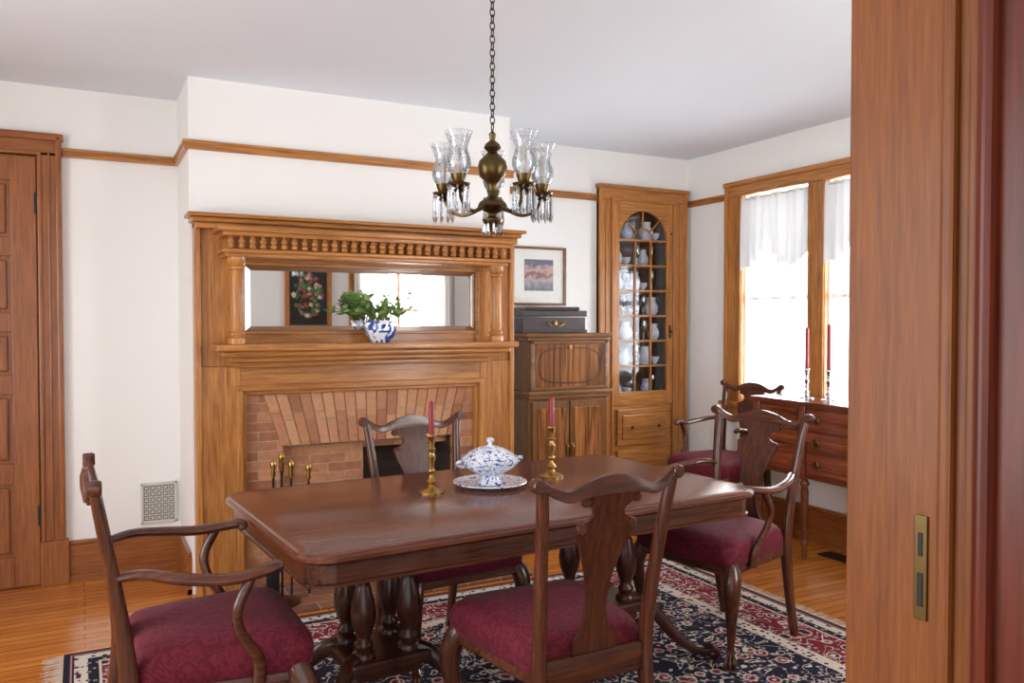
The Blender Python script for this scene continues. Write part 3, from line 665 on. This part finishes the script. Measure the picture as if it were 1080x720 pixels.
    reg('seat_rail',bm,mah['x'],True,30)
    bm=bmesh.new(); loft(bm,[trap(.20,.258,.012,.468,.05,.368),trap(.21,.272,.012,.485,.055,.39),trap(.212,.277,.012,.49,.06,.43),trap(.205,.27,.015,.482,.07,.46),trap(.19,.25,.025,.46,.08,.48),trap(.15,.2,.06,.41,.09,.494),trap(.08,.1,.14,.33,.08,.50)])
    reg('upholstered_seat',bm,fab,True,180)
    if arms:
        for k,s in enumerate((-1,1)):
            bm=bmesh.new()
            atube(bm,[(s*.215,yb(.74)+.01,.735),(s*.245,.04,.742),(s*.285,.13,.728),(s*.30,.24,.715),(s*.292,.33,.722),(s*.272,.375,.728),(s*.258,.385,.712)],[(.012,.018),(.014,.02),(.016,.024),(.016,.026),(.016,.028),(.016,.026),(.012,.014)],n=10,ref=(0,0,1))
            atube(bm,[(s*.262,.33,.40),(s*.272,.325,.47),(s*.29,.275,.56),(s*.303,.265,.63),(s*.298,.30,.71)],[(.018,.02),(.016,.018),(.014,.015),(.014,.015),(.016,.016)],n=10)
            reg('arm_%d'%(k+1),bm,mah['y'])
    return out
splatm=wood('splat_mahogany',MA,MB,'z',rough=.42,coat=.08,wf=.7,spec=.3)
def chair(x,y,facing,arms,z=ZR):
    if arms not in cache: cache[arms]=chair_parts(arms)
    g=Grp('dining_armchair' if arms else 'dining_chair',(x,y,z),math.radians(facing-90),world=False)
    for n,me in cache[arms]: inst(n,me,g)
chair(.10,2.62,1,True)
chair(1.315,2.0,91.5,False)
chair(1.34,3.45,-86,False)
chair(2.735,2.86,190,True)
chair(4.07,4.31,186,True,0)
# ------------------------------------------------------------------ table ware
TZ=.752+ZR+.0005
def candlestick(name,x,y,z,h,ch,mat,r=.05):
    g=Grp(name,(x,y,z),world=False)
    pr=[(1,0),(1,.02),(.85,.045),(.45,.07),(.3,.1),(.2,.14),(.34,.17),(.42,.2),(.3,.235),(.18,.27),(.16,.33),(.3,.36),(.3,.39),(.17,.42),(.22,.5),(.32,.58),(.36,.62),(.2,.66),(.2,.72),(.36,.75),(.2,.79),(.26,.86),(.3,.95),(.44,.975),(.44,1),(.2,1)]
    lathe('stick',[(a*r,b*h) for a,b in pr],mat,g,n=24)
    lathe('candle',[(.0115,h*.97),(.0115,h+.02),(.0105,h+ch-.012),(.006,h+ch-.003),(.001,h+ch)],candm,g,n=14)
    tube('wick',[(0,0,h+ch-.002),(.001,0,h+ch+.008)],[.001,.001],iron,g,n=5)
candlestick('brass_candlestick',1.20,2.97,TZ,.225,.13,brass)
candlestick('brass_candlestick',1.78,3.04,TZ,.215,.13,brass)
candlestick('silver_candlestick',4.00,3.69,.951,.18,.26,silver,.045)
candlestick('silver_candlestick',4.00,3.52,.951,.18,.28,silver,.045)
g=Grp('soup_tureen',(1.458,2.98,TZ),world=False)
lathe('underplate',[(.08,0),(.085,.004),(.13,.012),(.15,.018),(.148,.021),(.12,.016),(.07,.008),(0,.008)],blw,g,n=40)
q=.92
lathe('foot_and_bowl',[(a,b*q) for a,b in [(.05,.01),(.052,.018),(.035,.03),(.033,.045),(.06,.06),(.1,.085),(.115,.105),(.118,.118),(.112,.12)]],blw,g,n=36)
lathe('lid',[(a,b*q) for a,b in [(.117,.118),(.119,.124),(.105,.132),(.085,.15),(.05,.168),(.02,.176),(.008,.18),(.008,.19),(.016,.197),(.016,.207),(.004,.214)]],blw,g,n=36)
bm=bmesh.new()
for s in (-1,1): atube(bm,[(s*.108,.012,.083),(s*.135,.01,.09),(s*.143,0,.103),(s*.13,-.008,.109),(s*.11,-.01,.103)],[.006,.007,.007,.006,.006],n=8,ref=(0,1,0))
fin('handles',bm,blw,g,True)
# ------------------------------------------------------------------ sideboard
g=Grp('sideboard',(4.02,3.25,0))
SX,sb=3.83,sbm
ya,yb2,yc,yd=3.97,3.54,2.94,2.5
def sfront(y):
    t=(y-yd)/(ya-yd); return SX-.035*math.sin(math.pi*t)**2
def slab(name,z0,z1,off,mat,bev=0):
    bm=bmesh.new(); n=40
    pts=[(4.18,yd-off),(4.18,ya+off)]+[(sfront(yd+(ya-yd)*(n-i)/n)-off,(yd-off)+(ya-yd+2*off)*(n-i)/n) for i in range(n+1)]
    loft(bm,[[(x,y,z0) for x,y in pts],[(x,y,z1) for x,y in pts]]); return fin(name,bm,mat,g,True,30)
slab('body',.5,.925,0,sb); slab('top',.925,.95,.02,sb); slab('bottom_moulding',.495,.51,.006,sb)
legp=[(.024,.5),(.026,.49),(.018,.48),(.028,.46),(.028,.45),(.018,.44),(.024,.41),(.022,.3),(.016,.14),(.013,.12),(.022,.105),(.022,.095),(.012,.08),(.018,.05),(.012,.01),(.012,0)][::-1]
bm=bmesh.new()
for x,y in ((SX+.025,ya-.03),(sfront(yb2)+.02,yb2),(sfront(yc)+.02,yc),(SX+.025,yd+.03),(4.15,ya-.03),(4.15,yd+.03)):
    alathe(bm,legp,(x,y,0),20,flute=.08)
    if x<4.1: abox(bm,x-.035,x+.02,y-.026,y+.026,.49,.925,.004)
fin('legs',bm,sb,g,True,60)
def curvedpanel(bm,y0,y1,z0,z1,t):
    n=8; rg=[]
    for i in range(n+1):
        y=y0+(y1-y0)*i/n; x=sfront(y); rg.append([(x-t,y,z0),(x-t,y,z1),(x+.01,y,z1),(x+.01,y,z0)])
    loft(bm,rg)
bm=bmesh.new()
for y0,y1 in ((yb2+.04,ya-.07),(yd+.07,yc-.04)): curvedpanel(bm,y0,y1,.79,.905,.009); curvedpanel(bm,y0,y1,.53,.765,.009)
for z0,z1 in ((.79,.905),(.665,.77),(.53,.645)): curvedpanel(bm,yc+.04,yb2-.04,z0,z1,.009)
fin('drawer_fronts',bm,wood('flame_mahogany',S(82,34,20),S(144,76,48),'y',rough=.22,fig=8,dist=3),g,False)
bm=bmesh.new()
for y,z in ((3.76,.85),(3.76,.65),(3.42,.85),(3.06,.85),(3.42,.72),(3.06,.72),(3.42,.59),(3.06,.59),(2.72,.85),(2.72,.65)):
    x=sfront(y)-.011; alathe(bm,[(.02,0),(.016,-.004),(.006,-.008)],(x,y,z),14,axis='x')
    atube(bm,[(x-.01,y+.022*math.cos(t*math.pi/4),z-.006+.022*math.sin(t*math.pi/4)) for t in range(9)],[.0028]*9,n=6,sub=1,ref=(1,0,0))
fin('ring_pulls',bm,abrass,g,True)
boxes('floor_register',[(3.98,4.1,3.32,3.58,0,.006,.001)],iron)
# ------------------------------------------------------------------ chandelier
cx,cy=1.42,2.88
g=Grp('chandelier',(cx,cy,ZC))
lathe('stem_body',[(.004,2.16),(.014,2.15),(.01,2.125),(.028,2.11),(.034,2.095),(.018,2.08),(.026,2.07),(.052,2.045),(.058,2.02),(.05,1.985),(.028,1.965),(.018,1.95),(.018,1.91),(.03,1.90),(.052,1.885),(.058,1.87),(.034,1.85),(.016,1.842),(.018,1.83),(.04,1.82),(.036,1.805),(.014,1.79),(.01,1.775),(.001,1.765)],abrass,g,(cx,cy,0))
lathe('ceiling_hook_plate',[(.022,ZC-.0005),(.022,ZC-.004),(.008,ZC-.008)],abrass,g,(cx,cy,0))
bm=bmesh.new(); z=2.165; k=0
while z<ZC-.028:
    P=[]; 
    for i in range(13):
        a=2*math.pi*i/12; u=.0095*math.cos(a); w=.017*math.sin(a); P.append((cx+(u if k%2 else 0),cy+(0 if k%2 else u),z+.012+w))
    atube(bm,P,[.0024]*13,n=6,sub=1,ref=((0,1,0) if k%2 else (1,0,0))); z+=.0258; k+=1
fin('chain',bm,plain('dark_bronze',S(70,56,40),.4,1),g,True)
fa=math.atan2(-.8862,-.4633)
bA=bmesh.new();bS=bmesh.new();bC=bmesh.new();bK=bmesh.new()
for k in range(5):
    a=fa+math.radians(36+72*k); c,s=math.cos(a),math.sin(a); R=.205
    pr=[(.03,1.88),(.07,1.855),(.12,1.84),(.17,1.855),(.195,1.89),(.205,1.92)]
    atube(bA,[(cx+q*c,cy+q*s,z) for q,z in pr],[.009,.008,.007,.007,.007,.008],n=8,ref=(-s,c,0))
    px,py=cx+R*c,cy+R*s
    alathe(bA,[(.008,1.895),(.02,1.905),(.012,1.915),(.04,1.925),(.044,1.932),(.02,1.936),(.026,1.95),(.03,1.965),(.018,1.965)],(px,py,0),18)
    loft_prof=[(.022,1.958),(.036,1.975),(.045,2.0),(.044,2.02),(.034,2.05),(.032,2.065),(.04,2.09),(.05,2.115),(.053,2.122)]
    alathe(bS,loft_prof,(px,py,0),24,caps=False)
    alathe(bK,[(.009,1.96),(.009,2.03),(.012,2.045),(.008,2.07),(.001,2.085)],(px,py,0),10)
    for q in range(9):
        a2=2*math.pi*q/9; qx,qy=px+.038*math.cos(a2),py+.038*math.sin(a2)
        alathe(bC,[(.001,1.925),(.005,1.918),(.001,1.91),(.005,1.9),(.006,1.86),(.008,1.835),(.001,1.815)],(qx,qy,0),5)
for q in range(10):
    a2=2*math.pi*q/10; alathe(bC,[(.001,1.808),(.005,1.8),(.006,1.78),(.007,1.77),(.001,1.755)],(cx+.036*math.cos(a2),cy+.036*math.sin(a2),0),5)
fin('arms_and_cups',bA,abrass,g,True); fin('hurricane_shades',bS,shade,g,True,180); fin('crystal_prisms',bC,crystal,g); fin('candle_sleeves',bK,plain('candle_sleeve',S(200,190,170),.5),g,True)
# ------------------------------------------------------------------ lights / world / camera
def area(name,loc,rot,sx,sy,pw,c=(1,1,1)):
    l=bpy.data.lights.new(name,'AREA'); l.shape='RECTANGLE'; l.size=sx; l.size_y=sy; l.energy=pw; l.color=c
    o=bpy.data.objects.new(name,l); o.location=loc; o.rotation_euler=rot; col.objects.link(o); return o
area('daylight_right_window',(4.75,3.8,1.7),(0,math.radians(90),0),1.9,1.9,310,(1,.99,.975))
area('daylight_front_window',(2.95,.45,1.6),(math.radians(90),0,0),1.2,1.7,145,(.975,.99,1))
area('fill_light_left',(-2.1,2.3,1.5),(0,math.radians(-90),0),2.0,2.3,92,(.965,.985,1))  # added soft fill from the unseen left side
w=bpy.data.worlds.new('World'); sc.world=w; w.use_nodes=True
w.node_tree.nodes['Background'].inputs[0].default_value=(.93,.97,1,1); w.node_tree.nodes['Background'].inputs[1].default_value=1.85
cd=bpy.data.cameras.new('camera'); cd.sensor_width=36; cd.sensor_fit='HORIZONTAL'; cd.lens=28.97; cd.clip_start=.05
co=bpy.data.objects.new('camera',cd); co.location=(0,0,1.42); co.rotation_euler=(math.radians(90-1.32),0,math.radians(-27.6)); col.objects.link(co)
sc.camera=co
